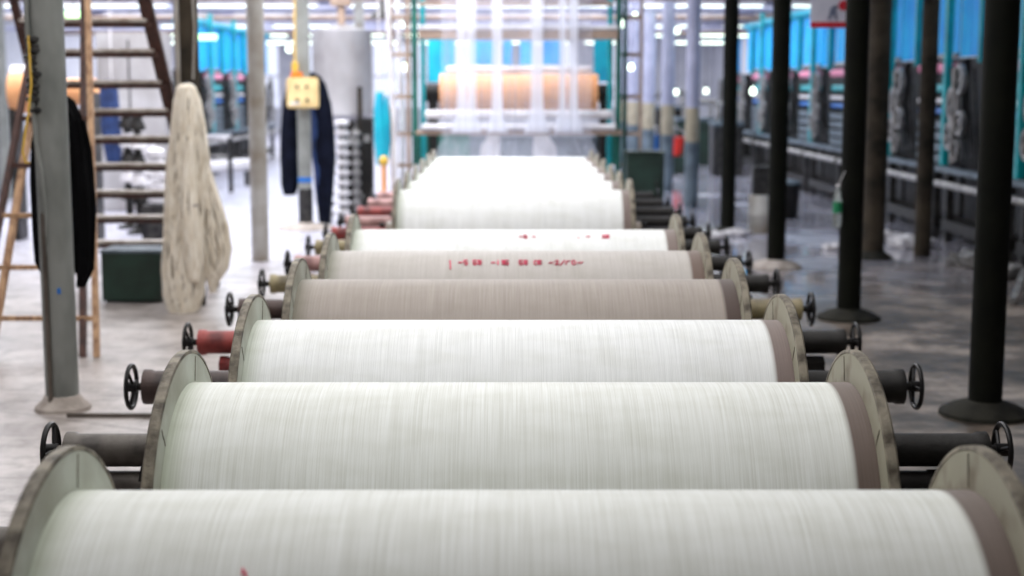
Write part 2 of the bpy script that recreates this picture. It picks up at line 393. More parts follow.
# ------------------------------------------------------------------ bearing stands with handwheels
def stand(n, sg, mt, label, kind):
    t = thing('bearing_stand', label, 'bearing stand', (sg * 1.2, BY(n), 0), 'bearing stands along the %s of the beams' % ('left' if sg < 0 else 'right'))
    z = .52
    e = 0 if sg < 0 else .06
    X = lambda x: sg * (x - 1.2 + (e if x > 1.41 else 0))
    if True:
        MB().prism([(X(1.04), .10), (X(1.34), .10), (X(1.26), z - .04), (X(1.08), z - .04)], -.05, .05).box((X(1.19), 0, .115), (.36, .2, .03), bev=.004).build('pedestal', M['iron'] if n not in (4,) or sg > 0 else M['darkbrown'], t)
    q = .066 if n == 3 else .056
    MB().lathe([(X(.985), .05), (X(.985), .066), (X(1.02), .066), (X(1.03), q), (X(1.48), q), (X(1.49), q + .006), (X(1.52), q + .006), (X(1.525), .02)], 'X', 28, (0, 0, z)).build('housing', mt, t)
    MB().cyl((X(1.0), -.01, z - .115), (X(1.40), -.01, z - .115), .045).cyl((X(1.38), -.01, z - .115), (X(1.42), -.01, z - .115), .05, seg=6).build('lower_tube', mt, t)
    MB().cyl((X(1.10), 0, z + .05), (X(1.10), 0, z + .075), .018).cyl((X(1.10), 0, z + .075), (X(1.10), 0, z + .09), .026, seg=6).build('oil_cup', M['iron'], t)
    MB().cyl((X(1.47), 0, z), (X(1.59), 0, z), .016).build('spindle', M['rust'] if mt == M['grey'] else M['iron'], t)
    wh = MB().torus((X(1.575), 0, z), .087, .0095, 'X', 40, 10)
    h = wh.build('handwheel', M['wheel'], t)
    b = MB()
    ph = random.random() * 2
    for k in range(3):
        a = ph + k * 2 * PI / 3
        b.tube([(X(1.565), 0, z), (X(1.57), .045 * math.cos(a), z + .045 * math.sin(a)), (X(1.575), .087 * math.cos(a), z + .087 * math.sin(a))], .007, 8)
    b.cyl((X(1.55), 0, z), (X(1.6), 0, z), .022)
    b.build('spokes', M['wheel'], h)
lm = {0: 'grey', 1: 'grey', 2: 'grey', 3: 'darkbrown', 4: 'red', 5: 'darkbrown', 6: 'ochre', 7: 'pink', 8: 'ochre', 9: 'red', 10: 'pink', 11: 'red', 12: 'pink', 13: 'pink'}
cname = dict(grey='grey', darkbrown='brown', red='red', ochre='ochre', pink='faded pink', iron='black')
pos = ['first', 'second', 'third', 'fourth', 'fifth', 'sixth', 'seventh', 'eighth', 'ninth', 'tenth', 'eleventh', 'twelfth', 'thirteenth', 'fourteenth']
for n in range(14):
    stand(n, -1, M[lm[n]], '%s bearing stand with black handwheel, %s along the left side from the camera' % (cname[lm[n]], pos[n]), 0)
    stand(n, 1, M['ochre'] if n == 5 else M['iron'], '%s bearing stand with black handwheel, %s along the right side from the camera' % ('olive' if n == 5 else 'black', pos[n]), 0)
for sg, s in ((-1, 'left'), (1, 'right')):
    b = MB().box((sg * 1.19, 9.5, .05), (.4, 16.5, .1), bev=.006)
    tag(b.build('creel_rail', M['iron'] if sg > 0 else M['grey']), 'low iron floor rail carrying the %s row of bearing stands' % s, 'rail')

# ------------------------------------------------------------------ pillars
def pillar(x, y, r, m, label, foot=None, fm=None, conduit=False, seg=24, z1=ZC - .005, bands=None):
    t = thing('pillar', label, 'pillar', (x, y, 0), 'pillars of the hall')
    if bands:
        MB().cyl((0, 0, .0), (0, 0, .95), r * 1.01, seg=seg).build('painted_base', bands[0], t)
        MB().cyl((0, 0, .95), (0, 0, 1.45), r * 1.01, seg=seg).build('painted_band', bands[1], t)
        MB().cyl((0, 0, 1.45), (0, 0, z1), r, seg=seg).build('shaft', m, t)
    else:
        MB().cyl((0, 0, 0), (0, 0, z1), r, seg=seg).build('shaft', m, t)
    if foot:
        MB().lathe([(0, foot), (.02, foot * .98), (.05, foot * .75), (.08, r * 1.05), (.085, r * .9)], 'Z', 32).build('footing', fm, t)
    return t
p = pillar(-2.458, 7.80, .09, M['pil_l'], 'worn grey-green pillar in the left foreground, black coat hung behind it', .15, M['plinth'], seg=12)
b = MB()
b.tube([(-.075, -.055, 4.0), (-.078, -.06, 2.4), (-.085, -.06, 2.1), (-.07, -.07, 1.7), (-.06, -.07, 1.45), (-.035, -.083, 1.3), (-.02, -.085, 1.1), (-.04, -.083, .8), (-.038, -.083, .02)], .014, 10)
b.build('conduit', M['pil_l'], p)
b = MB()
for k in range(13):
    z = 1.62 + k * .03 + random.uniform(-.01, .01)
    b.torus((-.05 + random.uniform(-.02, .02), -.045, z), .03 + random.uniform(-.01, .012), .016, 'Z', 14, 6)
b.build('rag_wrapping', M['gear'], p)
MB().tube([(-.07, -.09, 2.0), (-.065, -.095, 1.75), (-.085, -.1, 1.6), (-.11, -.1, 1.48), (-.125, -.1, 1.40), (-.11, -.1, 1.34), (-.09, -.1, 1.345)], .006, 8).build('yellow_cord', M['yellow'], p)
MB().box((-.035, -.09, .55), (.022, .02, 1.05), bev=.002).build('edge_strip', M['rust'], p)
MB().box((.03, -.084, .66), (.018, .006, .03)).build('blue_paint_spot', M['blueplastic'], p)
MB().grid(lambda u, v: (.0 + .035 * (u - .5) * math.sin(PI * v) ** .5, -.0855 + .02 * (u - .5) ** 2, 1.20 + .07 * v), 5, 8).build('paint_smear', M['pil_w'], p)

p = pillar(-2.565, 11.66, .088, M['pil_b'], 'dark brown pillar behind the top of the raw yarn hank')
MB().tube([(.05, -.078, 4.0), (.06, -.08, 2.6), (.075, -.075, 2.2), (.055, -.08, 1.8)], .009, 8).build('cable', M['pil_w'], p)
MB().cyl((-.06, -.05, 1.5), (-.06, -.05, 4.0), .03).build('pale_side_pipe', M['pil_w'], p)
pillar(-2.55, 14.7, .088, M['pil_w'], 'pale grey pillar on the left standing free on the bright floor')
p = pillar(-2.56, 18.1, .085, M['pil_m'], 'mid grey pillar carrying the cream switch box and navy coat', .36, M['plinth'])
MB().cyl((0, 0, .58), (0, 0, .64), .088).build('blue_band', M['blueplastic'], p)
MB().cyl((0, 0, .02), (0, 0, .5), .089).build('dark_band', M['gear'], p)
pillar(-7.97, 23.0, .11, M['pil_l'], 'grey-green pillar cut by the left edge behind the ladder')
pillar(-2.57, 25.0, .085, M['pil_w'], 'pale pillar behind the steel tank')
pillar(2.51, 7.66, .088, M['pil_d'], 'nearest black pillar on the right, standing on a wide dark footing', .24, M['plinth_d'])
pillar(2.535, 10.95, .088, M['pil_d'], 'black pillar with a plastic bottle tied to its side', .24, M['plinth_d'])
pillar(2.56, 14.15, .088, M['pil_d'], 'black pillar rising from the wet floor beside the dark bin', .26, M['plinth'])
pillar(2.58, 17.5, .088, M['pil_d'], 'slim black pillar, farthest of the dark row on the right', .26, M['plinth_d'])
pillar(3.69, 14.9, .11, M['pil_b'], 'brownish pillar right behind the bottle pillar', .2, M['plinth_d'])
pillar(4.25, 15.1, .085, M['pil_b'], 'thin dark brown pillar between the bottle pillar and the nearest one')
for k, y in enumerate((21.4, 24.8, 28.2, 31.6, 35.0)):
    pillar(2.62, y, .10 + .01 * k, M['pil_far'], ['pale lilac pillar touching the farthest black pillar', 'second pale lilac pillar beyond the black row', 'third pale lilac pillar beyond the black row', 'fourth pale lilac pillar beyond the black row', 'farthest pale lilac pillar near the sizing frame'][k],
           bands=(M['dull'], M['pil_beige']))

# bottle tied to the pillar
t = thing('plastic_bottle', 'clear plastic bottle with green label tied to the black pillar', 'bottle', (2.535 - .088 - .035, 10.88, .70))
MB().lathe([(0, .02), (.005, .033), (.08, .034), (.13, .034), (.2, .034), (.25, .02), (.29, .012), (.3, .012)], 'Z', 20).build('bottle_body', M['plastic'], t)
MB().cyl((0, 0, .11), (0, 0, .19), .0352).build('bottle_label', M['greenlabel'], t)
MB().cyl((0, 0, .30), (0, 0, .32), .015).build('cap', M['white'], t)
MB().tube([(0, 0, .29), (.02, .0, .36), (.05, 0, .42)], .003).build('string', M['white'], t)

# ------------------------------------------------------------------ ladder
t = thing('step_ladder', 'tall wooden step ladder standing open behind the left foreground pillar', 'ladder', (-2.9, 10.5, 0))
O = Vector((2.9, -10.5, 0))
def rail(px0, py0, Y0_, px1, py1, Y1_, name, m, w=.05, tt=.035, ext=None):
    a = at(px0, py0, Y0_); b = at(px1, py1, Y1_)
    if ext: b = a + (b - a) * ext
    MB().bar(a + O, b + O, w, tt).build(name, m, t); return a, b
def lerp_z(a, b, z): return a + (b - a) * ((z - a.z) / (b.z - a.z))
fr1 = rail(97, 358, 9.35, 88, 0, 10.5, 'front_rail', M['wood'], .035, .05, 1.35)
fr2 = rail(83, 358, 9.35, 84, 0, 10.56, 'front_rail', M['wood_d'], .04, .05, 1.35)
fl1 = rail(-9, 358, 9.35, 41, 60, 10.3, 'front_rail', M['wood'], .04, .05, 1.2)
fl2 = rail(-26, 358, 9.35, 30, 60, 10.25, 'front_rail', M['wood_d'], .035, .05, 1.2)
rr = rail(214, 286, 12.72, 145, 0, 11.6, 'rear_rail', M['wood_d'], .105, .04, 1.5)
rl = rail(83, 286, 12.72, 14, 0, 11.6, 'rear_rail', M['wood_d'], .065, .04, 1.5)
for py in (-3, 25, 55, 86, 114, 141, 168, 195, 220, 245):
    z = at(160, py, 11.6 + (py / 286) * 1.1).z
    a = lerp_z(*rl, z); b = lerp_z(*rr, z)
    MB().box((a + b) / 2 + O + Vector((0, -.02, 0)), (b.x - a.x + .03, .10, .042), bev=.004).build('tread', M['wood_d'], t)
    MB().box((a + b) / 2 + O + Vector((0, -.03, .032)), (b.x - a.x - .04, .13, .028), bev=.006).build('tread_cap', M['tread'], t)
for py in (318, 267, 215, 165, 118):
    z = at(30, py, 9.35 + (358 - py) / 358 * 1.1).z
    a = lerp_z(*fl2, z); b = lerp_z(*fr1, z)
    MB().bar(a + O, b + O, .04, .03).bar(a + O + Vector((0, .04, -.01)), b + O + Vector((0, .04, -.01)), .03, .02).build('rung', M['wood'] if py > 200 else M['wood_d'], t)

# dark green crate behind the ladder
t = thing('metal_crate', 'dark green metal crate on the floor behind the ladder', 'crate', at(132, 303, 11.75) * 1)
t.location.z = 0
MB().box((0, .2, .215), (.48, .4, .40), bev=.01).build('crate_body', M['green_d'], t)
MB().box((0, .2, .42), (.5, .42, .025), bev=.005).build('crate_lid', M['dull'], t)

# black coat behind the foreground pillar
def cloth_shell(b, prof, yc, yth, seg=36, fold=.012, nf=9, ph=0, rows=3):
    """closed hanging garment: prof = list of (z, xl, xr)"""
    rings = []
    P = []
    for (z0, l0, r0), (z1, l1, r1) in zip(prof, prof[1:]):
        for k in range(rows): u = k / rows; P.append((z0 + (z1 - z0) * u, l0 + (l1 - l0) * u, r0 + (r1 - r0) * u))
    P.append(prof[-1])
    for z, l, r in P:
        c, hw = (l + r) / 2, (r - l) / 2; ring = []
        for i in range(seg):
            a = 2 * PI * i / seg
            k = 1 + fold / max(hw, .03) * math.sin(nf * a + ph + z * 3)
            ring.append(b.bm.verts.new((c + hw * k * math.cos(a), yc + (yth * min(1, hw / .06)) * k * math.sin(a) + .01 * math.sin(z * 11 + a), z)))
        rings.append(ring)
    for a, c in zip(rings, rings[1:]):
        for i in range(seg): b.bm.faces.new((a[i], a[(i + 1) % seg], c[(i + 1) % seg], c[i]))
    b.bm.faces.new(rings[0]); b.bm.faces.new(rings[-1])
def pxprof(lst, Y, base):
    o = []
    for py, xl, xr in lst:
        a, b = at(xl, py, Y), at(xr, py, Y); o.append((a.z - base.z, a.x - base.x, b.x - base.x))
    return o
t = thing('black_coat', 'long black coat hanging behind the grey-green foreground pillar', 'coat', (-2.6, 8.15, .6))
B0 = Vector((-2.6, 8.15, .6))
b = MB(); cloth_shell(b, pxprof([(96, 55, 66), (101, 46, 73), (115, 38, 81), (145, 33, 88), (180, 32, 91), (230, 33, 94), (262, 36, 92), (272, 42, 88)], 8.15, B0), 0, .07)
b.build('coat_body', M['black'], t)
b = MB(); cloth_shell(b, pxprof([(120, 74, 84), (150, 76, 90), (210, 80, 95), (268, 79, 92), (287, 77, 84)], 8.1, B0), -.05, .04, nf=5)
b.build('sleeve', M['black'], t)
MB().torus((.0, -.02, 1.17), .04, .006, 'Y', 20, 6).build('hanging_loop', M['black'], t)

# ------------------------------------------------------------------ raw yarn hanks on the dark pillar
B0 = Vector((-2.45, 11.3, 0))
def hank(prof, Y, name, parent, strands, yth=.1):
    b = MB(); pp = pxprof(prof, Y, B0)
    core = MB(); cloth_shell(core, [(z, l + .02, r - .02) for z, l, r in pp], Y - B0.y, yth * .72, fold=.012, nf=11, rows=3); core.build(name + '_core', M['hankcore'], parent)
    for k in range(strands):
        a = random.uniform(0, 2 * PI); pts = []; j = random.uniform(.85, 1.08); w = random.uniform(-1, 1)
        i0 = random.choice([0, 0, 0, 1]); 
        for i, (z, l, r) in enumerate(pp[i0:]):
            c, hw = (l + r) / 2, (r - l) / 2
            aa = a + .25 * math.sin(i * 1.3 + w * 3)
            pts.append((c + hw * j * math.cos(aa) + random.uniform(-.004, .004), Y - B0.y + yth * min(1, hw / .07) * j * math.sin(aa), z + (random.uniform(-.04, .02) if i == len(pp[i0:]) - 1 else 0)))
        b.tube(pts, random.uniform(.004, .009), 5)
    return b.build(name, M['hank'], parent)
t = thing('yarn_hank', 'big raw cream yarn hank hanging from the dark pillar', 'yarn hank', tuple(B0))
hank([(84, 182, 190), (88, 178, 194), (100, 175, 199), (130, 172, 204), (160, 168, 208), (190, 166, 208), (220, 165, 205), (245, 164, 204), (270, 163, 204), (295, 164, 202), (308, 168, 198), (316, 175, 192)], 11.3, 'main_hank', t, 150, .12)
hank([(150, 190, 203), (175, 193, 212), (200, 198, 220), (225, 200, 228), (250, 203, 231), (268, 205, 228), (282, 208, 218), (288, 211, 215)], 11.32, 'side_hank', t, 90, .08)
hank([(140, 188, 194), (175, 183, 192), (205, 180, 196), (235, 183, 201), (262, 186, 202), (278, 190, 198)], 11.17, 'front_hank', t, 60, .04)
MB().torus((at(194, 205, 11.2).x - B0.x, -.12, at(194, 205, 11.2).z), .035, .012, 'Z', 16, 6).build('tie', M['tread'], t)
MB().cyl((at(186, 88, 11.3).x - B0.x, .3, at(186, 88, 11.3).z + .02), (at(186, 88, 11.3).x - B0.x, -.06, at(186, 88, 11.3).z + .04), .012).build('hook', M['iron'], t)

# ------------------------------------------------------------------ switch box + navy coat on the next pale pillar
pb = at(302.5, 93, 17.9)
t = thing('switch_box', 'cream switch box with four dark knobs on the pale pillar', 'switch box', (pb.x, 17.93, pb.z - .185))
MB().box((0, 0, .185), (.38, .12, .37), bev=.02).build('box_body', M['boxcream'], t)
for dx in (-.06, .06):
    for dz in (.26, .1):
        MB().cyl((dx, -.06, dz), (dx, -.085, dz), .02).build('knob', M['gear'], t)
MB().box((-.09, -.063, .06), (.12, .006, .03)).build('name_strip', M['white'], t)
MB().box((-.07, 0, .40), (.14, .07, .07), bev=.01).build('plug', M['orangeplug'], t)
MB().box((-.09, 0, .50), (.08, .06, .14), bev=.02).build('plug_socket', M['yellow'], t)
MB().tube([(-.09, 0, .56), (-.085, 0, .8), (-.08, 0, 1.2), (-.08, 0, 2.2)], .012).build('yellow_cable', M['yellow'], t)
B0 = Vector((-2.6, 18.3, .3))
t = thing('navy_coat', 'navy work coat hung behind the cream switch box, both sides drooping', 'coat', tuple(B0))
b = MB(); cloth_shell(b, pxprof([(72, 300, 312), (76, 292, 320), (84, 288, 326), (96, 285, 329), (108, 283, 331)], 18.32, B0), .02, .08)
b.build('shoulders', M['navy'], t)
b = MB(); cloth_shell(b, pxprof([(100, 284, 302), (130, 281, 301), (160, 280, 300), (185, 281, 298), (195, 284, 295)], 18.3, B0), 0, .07, nf=5)
b.build('left_front', M['navy'], t)
b = MB(); cloth_shell(b, pxprof([(100, 309, 331), (130, 310, 334), (160, 312, 335), (185, 315, 333), (210, 318, 331), (226, 320, 329)], 18.3, B0), 0, .07, nf=5)
b.build('right_front', M['navy'], t)
b = MB(); cloth_shell(b, pxprof([(105, 310, 316), (150, 312, 317), (205, 317, 321)], 18.25, B0), -.05, .03, nf=5)
b.build('blue_lining', M['bluecloth'], t)

# ------------------------------------------------------------------ steel tank and its pipework
tb = at(343, 120, 22)
t = thing('steel_tank', 'upright steel tank on legs at the back left', 'tank', (tb.x, 22, 0))
r = .44
MB().lathe([(1.22, r * .55), (1.30, r * .9), (1.34, r), (2.5, r), (2.54, r * 1.04), (2.58, r * 1.04), (2.6, r * .7), (2.66, .1)], 'Z', 48).build('tank_body', M['steel'], t)
for a in (.6, 2.3, 3.9, 5.5):
    MB().cyl((.36 * math.cos(a), .36 * math.sin(a), 0), (.36 * math.cos(a), .36 * math.sin(a), 1.4), .035).build('leg', M['gear'], t)
MB().cyl((0, 0, 2.6), (0, 0, 3.0), .06).box((0, 0, 3.05), (.3, .25, .25), bev=.02).build('stirrer_motor', M['beigewood'], t)
MB().cyl((.3, -.42, 1.1), (.3, -.42, 1.75), .035).build('level_pipe', M['pil_b'], t)
for i, (px, y0, y1, Y, w, m_, lb) in enumerate([
        (343, 215, 124, 19.2, .10, 'white', 'stack of white rings on a pipe below the steel tank'),
        (357, 205, 128, 19.4, .06, 'lightgear', 'slim riser pipe of grey rings beside the white ring stack'),
        (330, 222, 176, 18.9, .06, 'lightgear', 'short grey riser pipe at the foot of the navy coat')]):
    a, b_ = at(px, y0, Y), at(px, y1, Y)
    t = thing('pipe_riser', lb, 'pipe', (a.x, Y, 0))
    b = MB().cyl((0, 0, 0), (0, 0, b_.z), w * .5)
    b.build('riser', M['lightgear'], t)
    b = MB(); z = a.z if a.z > 0.05 else .08
    while z < b_.z:
        b.lathe([(z, w * .4), (z + .01, w), (z + .05, w * 1.05), (z + .07, w * .5)], 'Z', 20); z += .13
    b.build('rings', M[m_], t)
for px, Y, w, h, lb in ((368, 19.6, .16, 1.3, 'tall black control column left of the sizing frame'), (352, 20.3, .12, 1.25, 'narrow black column behind the ring stack')):
    a = at(px, 200, Y); t = thing('control_column', lb, 'column', (a.x, Y, 0))
    MB().box((0, 0, h / 2), (w, .14, h), bev=.01).build('column_body', M['iron'], t)
    MB().box((0, 0, h + .02), (w * 1.2, .17, .04), bev=.008).build('column_cap', M['gear'], t)
    MB().box((0, -.075, h * .82), (w * .5, .01, .1)).build('dial_plate', M['lightgear'], t)
# hanging cyan cloths / white hoses near the frame
a = at(379, 95, 18.9)
B0 = Vector((a.x, 18.9, .8)); t = thing('cyan_cloth', 'cyan cloth strip hanging left of the sizing frame', 'cloth', tuple(B0))
b = MB(); cloth_shell(b, pxprof([(92, 376, 383), (110, 374, 384), (140, 374, 386), (165, 377, 385)], 18.9, B0), 0, .03, fold=.006, nf=5); b.build('cloth_fold', M['cyan'], t)
b = MB(); cloth_shell(b, pxprof([(96, 385, 388), (115, 384, 390), (140, 384, 391), (158, 385, 389)], 18.95, B0), 0, .025, fold=.006, nf=5); b.build('cloth_fold', M['cyan'], t)
MB().tube([(0, 0, 1.0), (0, .05, 1.4), (0, .1, 3.2)], .01).build('cord', M['white'], t)
a = at(384, 190, 18.2)
t = thing('orange_valve', 'small orange valve on a post beside the pink bearings', 'valve', (a.x, 18.2, 0))
MB().cyl((0, 0, 0), (0, 0, .78), .035).build('valve_post', M['orange'], t)
MB().lathe([(.78, .03), (.8, .06), (.86, .06), (.9, .02)], 'Z', 20).build('valve_cap', M['yellow'], t)
for x0, x1, Y, r, lb in ((389, 396, 18.7, .03, 'slanting white pipe beside the cyan cloth'), (399, 402, 19.2, .035, 'white pipe just left of the sizing frame post')):
    a = at(x0, 40, Y); b_ = at(x1, 210, Y)
    tag(MB().tube([a + Vector((-.02, 0, .9)), a, (a + b_) / 2 + Vector((.03, 0, 0)), b_, Vector((b_.x, b_.y, .0))], r).build('white_pipe', M['white']), lb, 'pipe')
a = at(403, 30, 19.0)
t = thing('pendant_shade', 'grey bell-shaped lamp shade hanging left of the sizing frame', 'lamp', (at(382, 12, 19.6).x, 19.6, at(382, 18, 19.6).z))
MB().lathe([(0, .17), (.02, .165), (.1, .08), (.18, .035), (.22, .03)], 'Z', 28).build('lamp_shade', M['gear'], t)
MB().cyl((0, 0, .2), (0, 0, ZC - t.location.z - .005), .008).build('lamp_cord', M['iron'], t)

# ------------------------------------------------------------------ sizing frame at the end of the row
YF = 18.7
xl, xr = at(415, 100, YF).x, at(618, 100, YF).x
t = thing('sizing_frame', 'teal-posted sizing machine frame at the far end of the beam row', 'machine', (0, YF, 0))
for x, s in ((xl, -1), (xr, 1)):
    MB().box((x, 0, 1.8), (.07, .09, 3.6), bev=.006).build('post', M['tealdark'], t)
    MB().box((x - s * .09, .25, 1.8), (.06, .07, 3.6), bev=.006).build('post', M['teal'], t)
    for q in (.75, 1.15, 1.62, 2.15, 2.62): MB().box((x + s * .16, .12, q), (.30, .04, .05)).build('side_bracket', M['beigewood'], t)
    MB().cyl((x + s * .30, .12, 0), (x + s * .30, .12, 3.2), .022).build('side_pipe', M['beigewood'], t)
    MB().box((x + s * .09, .1, 1.5), (.05, .06, 3.0), bev=.005).build('side_bar', M['beigewood'] if s < 0 else M['tealdark'], t)
def cross(py0, py1, px0, px1, Y, name, m, roller=False):
    a, b_ = at(px0, py0, Y), at(px1, py1, Y); dy = Y - YF
    h = a.z - b_.z; zc = (a.z + b_.z) / 2
    if roller: MB().lathe([(a.x, h * .3), (a.x + .01, h / 2), (b_.x - .01, h / 2), (b_.x, h * .3)], 'X', 32, (0, dy, zc)).build(name, m, t)
    else: MB().box(((a.x + b_.x) / 2, dy, zc), (b_.x - a.x, .12, h), bev=.006).build(name, m, t)
cross(30, 39, 419, 618, 18.55, 'upper_crossbar', M['beigewood'])
cross(25.5, 29.5, 419, 618, 18.52, 'upper_crossbar_ledge', M['white'])
cross(2, 6, 419, 612, 18.7, 'top_crossbar', M['beigewood'])
cross(66, 73, 446, 592, 20.2, 'thin_roller', M['white'], True)
cross(110, 119, 425, 612, 18.7, 'squeeze_roller', M['white'], True)
cross(124, 130, 422, 616, 18.4, 'guide_roller', M['white'], True)
cross(130, 135, 416, 622, 18.5, 'lower_crossbar', M['beigewood'])
for px in (433, 604):
    a = at(px, 93, 19.9); MB().cyl((a.x - .12, 19.9 - YF, a.z), (a.x + .12, 19.9 - YF, a.z), .12).box((a.x, 19.9 - YF, a.z / 2), (.12, .2, a.z)).build('roll_bearing', M['iron'], t)
for px0, px1, s in ((478, 500, 1), (533, 560, -1)):
    a, c = at(px0, 158, 18.9), at(px1, 135, 18.9); w = c.x - a.x; h = c.z - a.z
    q = [(0, 0), (w, 0), (w, h), (w * .45, h), (w * .15, h * .5)] if s > 0 else [(0, 0), (w, 0), (w * .85, h * .5), (w * .55, h), (0, h)]
    MB().prism([(a.x + x, a.z - .3 + z * 1.0 + (.3 if z else 0)) for x, z in q], .2, .24).build('white_guide_plate', M['white'], t)
for px0, px1, py0, py1, nm, m_ in ((428, 455, 40, 82, 'cyan_side_panel', 'cyan'), (594, 611, 40, 82, 'cyan_side_panel', 'cyan'), (470, 497, 41, 65, 'blue_panel', 'blue'), (503, 512, 41, 65, 'blue_panel', 'blue'), (520, 534, 41, 65, 'blue_panel', 'blue'), (543, 562, 41, 65, 'blue_panel', 'blue'), (418, 470, 133, 165, 'green_side_plate', 'tealdark'), (596, 618, 133, 165, 'green_side_plate', 'tealdark'), (470, 600, 136, 170, 'grey_trough', 'dull')):
    a, b_ = at(px0, py0, 21.0), at(px1, py1, 21.0)
    MB().box(((a.x + b_.x) / 2, 2.3, (a.z + b_.z) / 2), (b_.x - a.x, .05, a.z - b_.z), bev=.005).build(nm, M[m_], t)
a, b_ = at(440, 74, 20.0), at(597, 111, 20.0); hz = (a.z - b_.z) / 2
t = thing('cloth_roll', 'large orange roll lying across the sizing frame behind the warp bands', 'cloth roll', ((a.x + b_.x) / 2, 20.0, (a.z + b_.z) / 2))
L = (b_.x - a.x) / 2
MB().lathe([(-L, hz * .6), (-L, hz), (L, hz), (L, hz * .6)], 'X', 48).build('rolled_cloth', M['orange'], t)
MB().cyl((-L - .1, 0, 0), (L + .1, 0, 0), .05).build('core', M['iron'], t)
# warp sheet rising from the last beam through the frame
t = thing('warp_sheet', 'thin white warp sheet rising through the sizing frame', 'yarn sheet', (0, YF, 0))
wl, wr = at(441, 100, 18.3).x, at(592, 100, 18.3).x
yl = BY(13) - YF
path = [(yl, AX + RY + .004), (-.45, 1.08), (-.40, 1.22), (-.36, 1.35), (-.30, 2.4), (-.25, 3.6)]
def sheet_fn(x0, x1, off):
    def fn(u, v):
        k = v * (len(path) - 1); i = min(int(k), len(path) - 2); f = k - i
        y = path[i][0] + (path[i + 1][0] - path[i][0]) * f; z = path[i][1] + (path[i + 1][1] - path[i][1]) * f
        return (x0 + (x1 - x0) * u, y + off, z)
    return fn
MB().grid(sheet_fn(wl, wr, 0), 12, 10).build('sheet', M['gauze'], t)
for px0, px1 in ((457, 467), (468, 476), (492, 502), (531, 543), (559, 566), (569, 578)):
    x0, x1 = at(px0, 60, 18.3).x, at(px1, 60, 18.3).x
    def fn(u, v, x0=x0, x1=x1):
        z = 1.18 + v * 2.3; w = 1 + 1.2 * max(0, (.12 - v) / .12)
        c = (x0 + x1) / 2; return (c + (u - .5) * (x1 - x0) * w, -.42 + .1 * v - .01 * (px0 % 2), z)
    MB().grid(fn, 3, 10).build('warp_band', M['strip'], t)

# dark green cabinet right of the frame
a = at(645, 150, 18.2)
t = thing('green_cabinet', 'dark green cabinet standing right of the sizing frame', 'cabinet', (a.x, 18.3, 0))
MB().box((0, 0, .46), (.46, .4, .92), bev=.012).build('cabinet_body', M['green_d'], t)
MB().box((0, 0, .94), (.5, .44, .03), bev=.006).build('cabinet_top', M['green_d'], t)
MB().box((0, -.21, .45), (.38, .02, .76), bev=.005).build('cabinet_door', M['green_d'], t)
MB().cyl((.13, -.24, .5), (.13, -.24, .6), .01).build('handle', M['gear'], t)

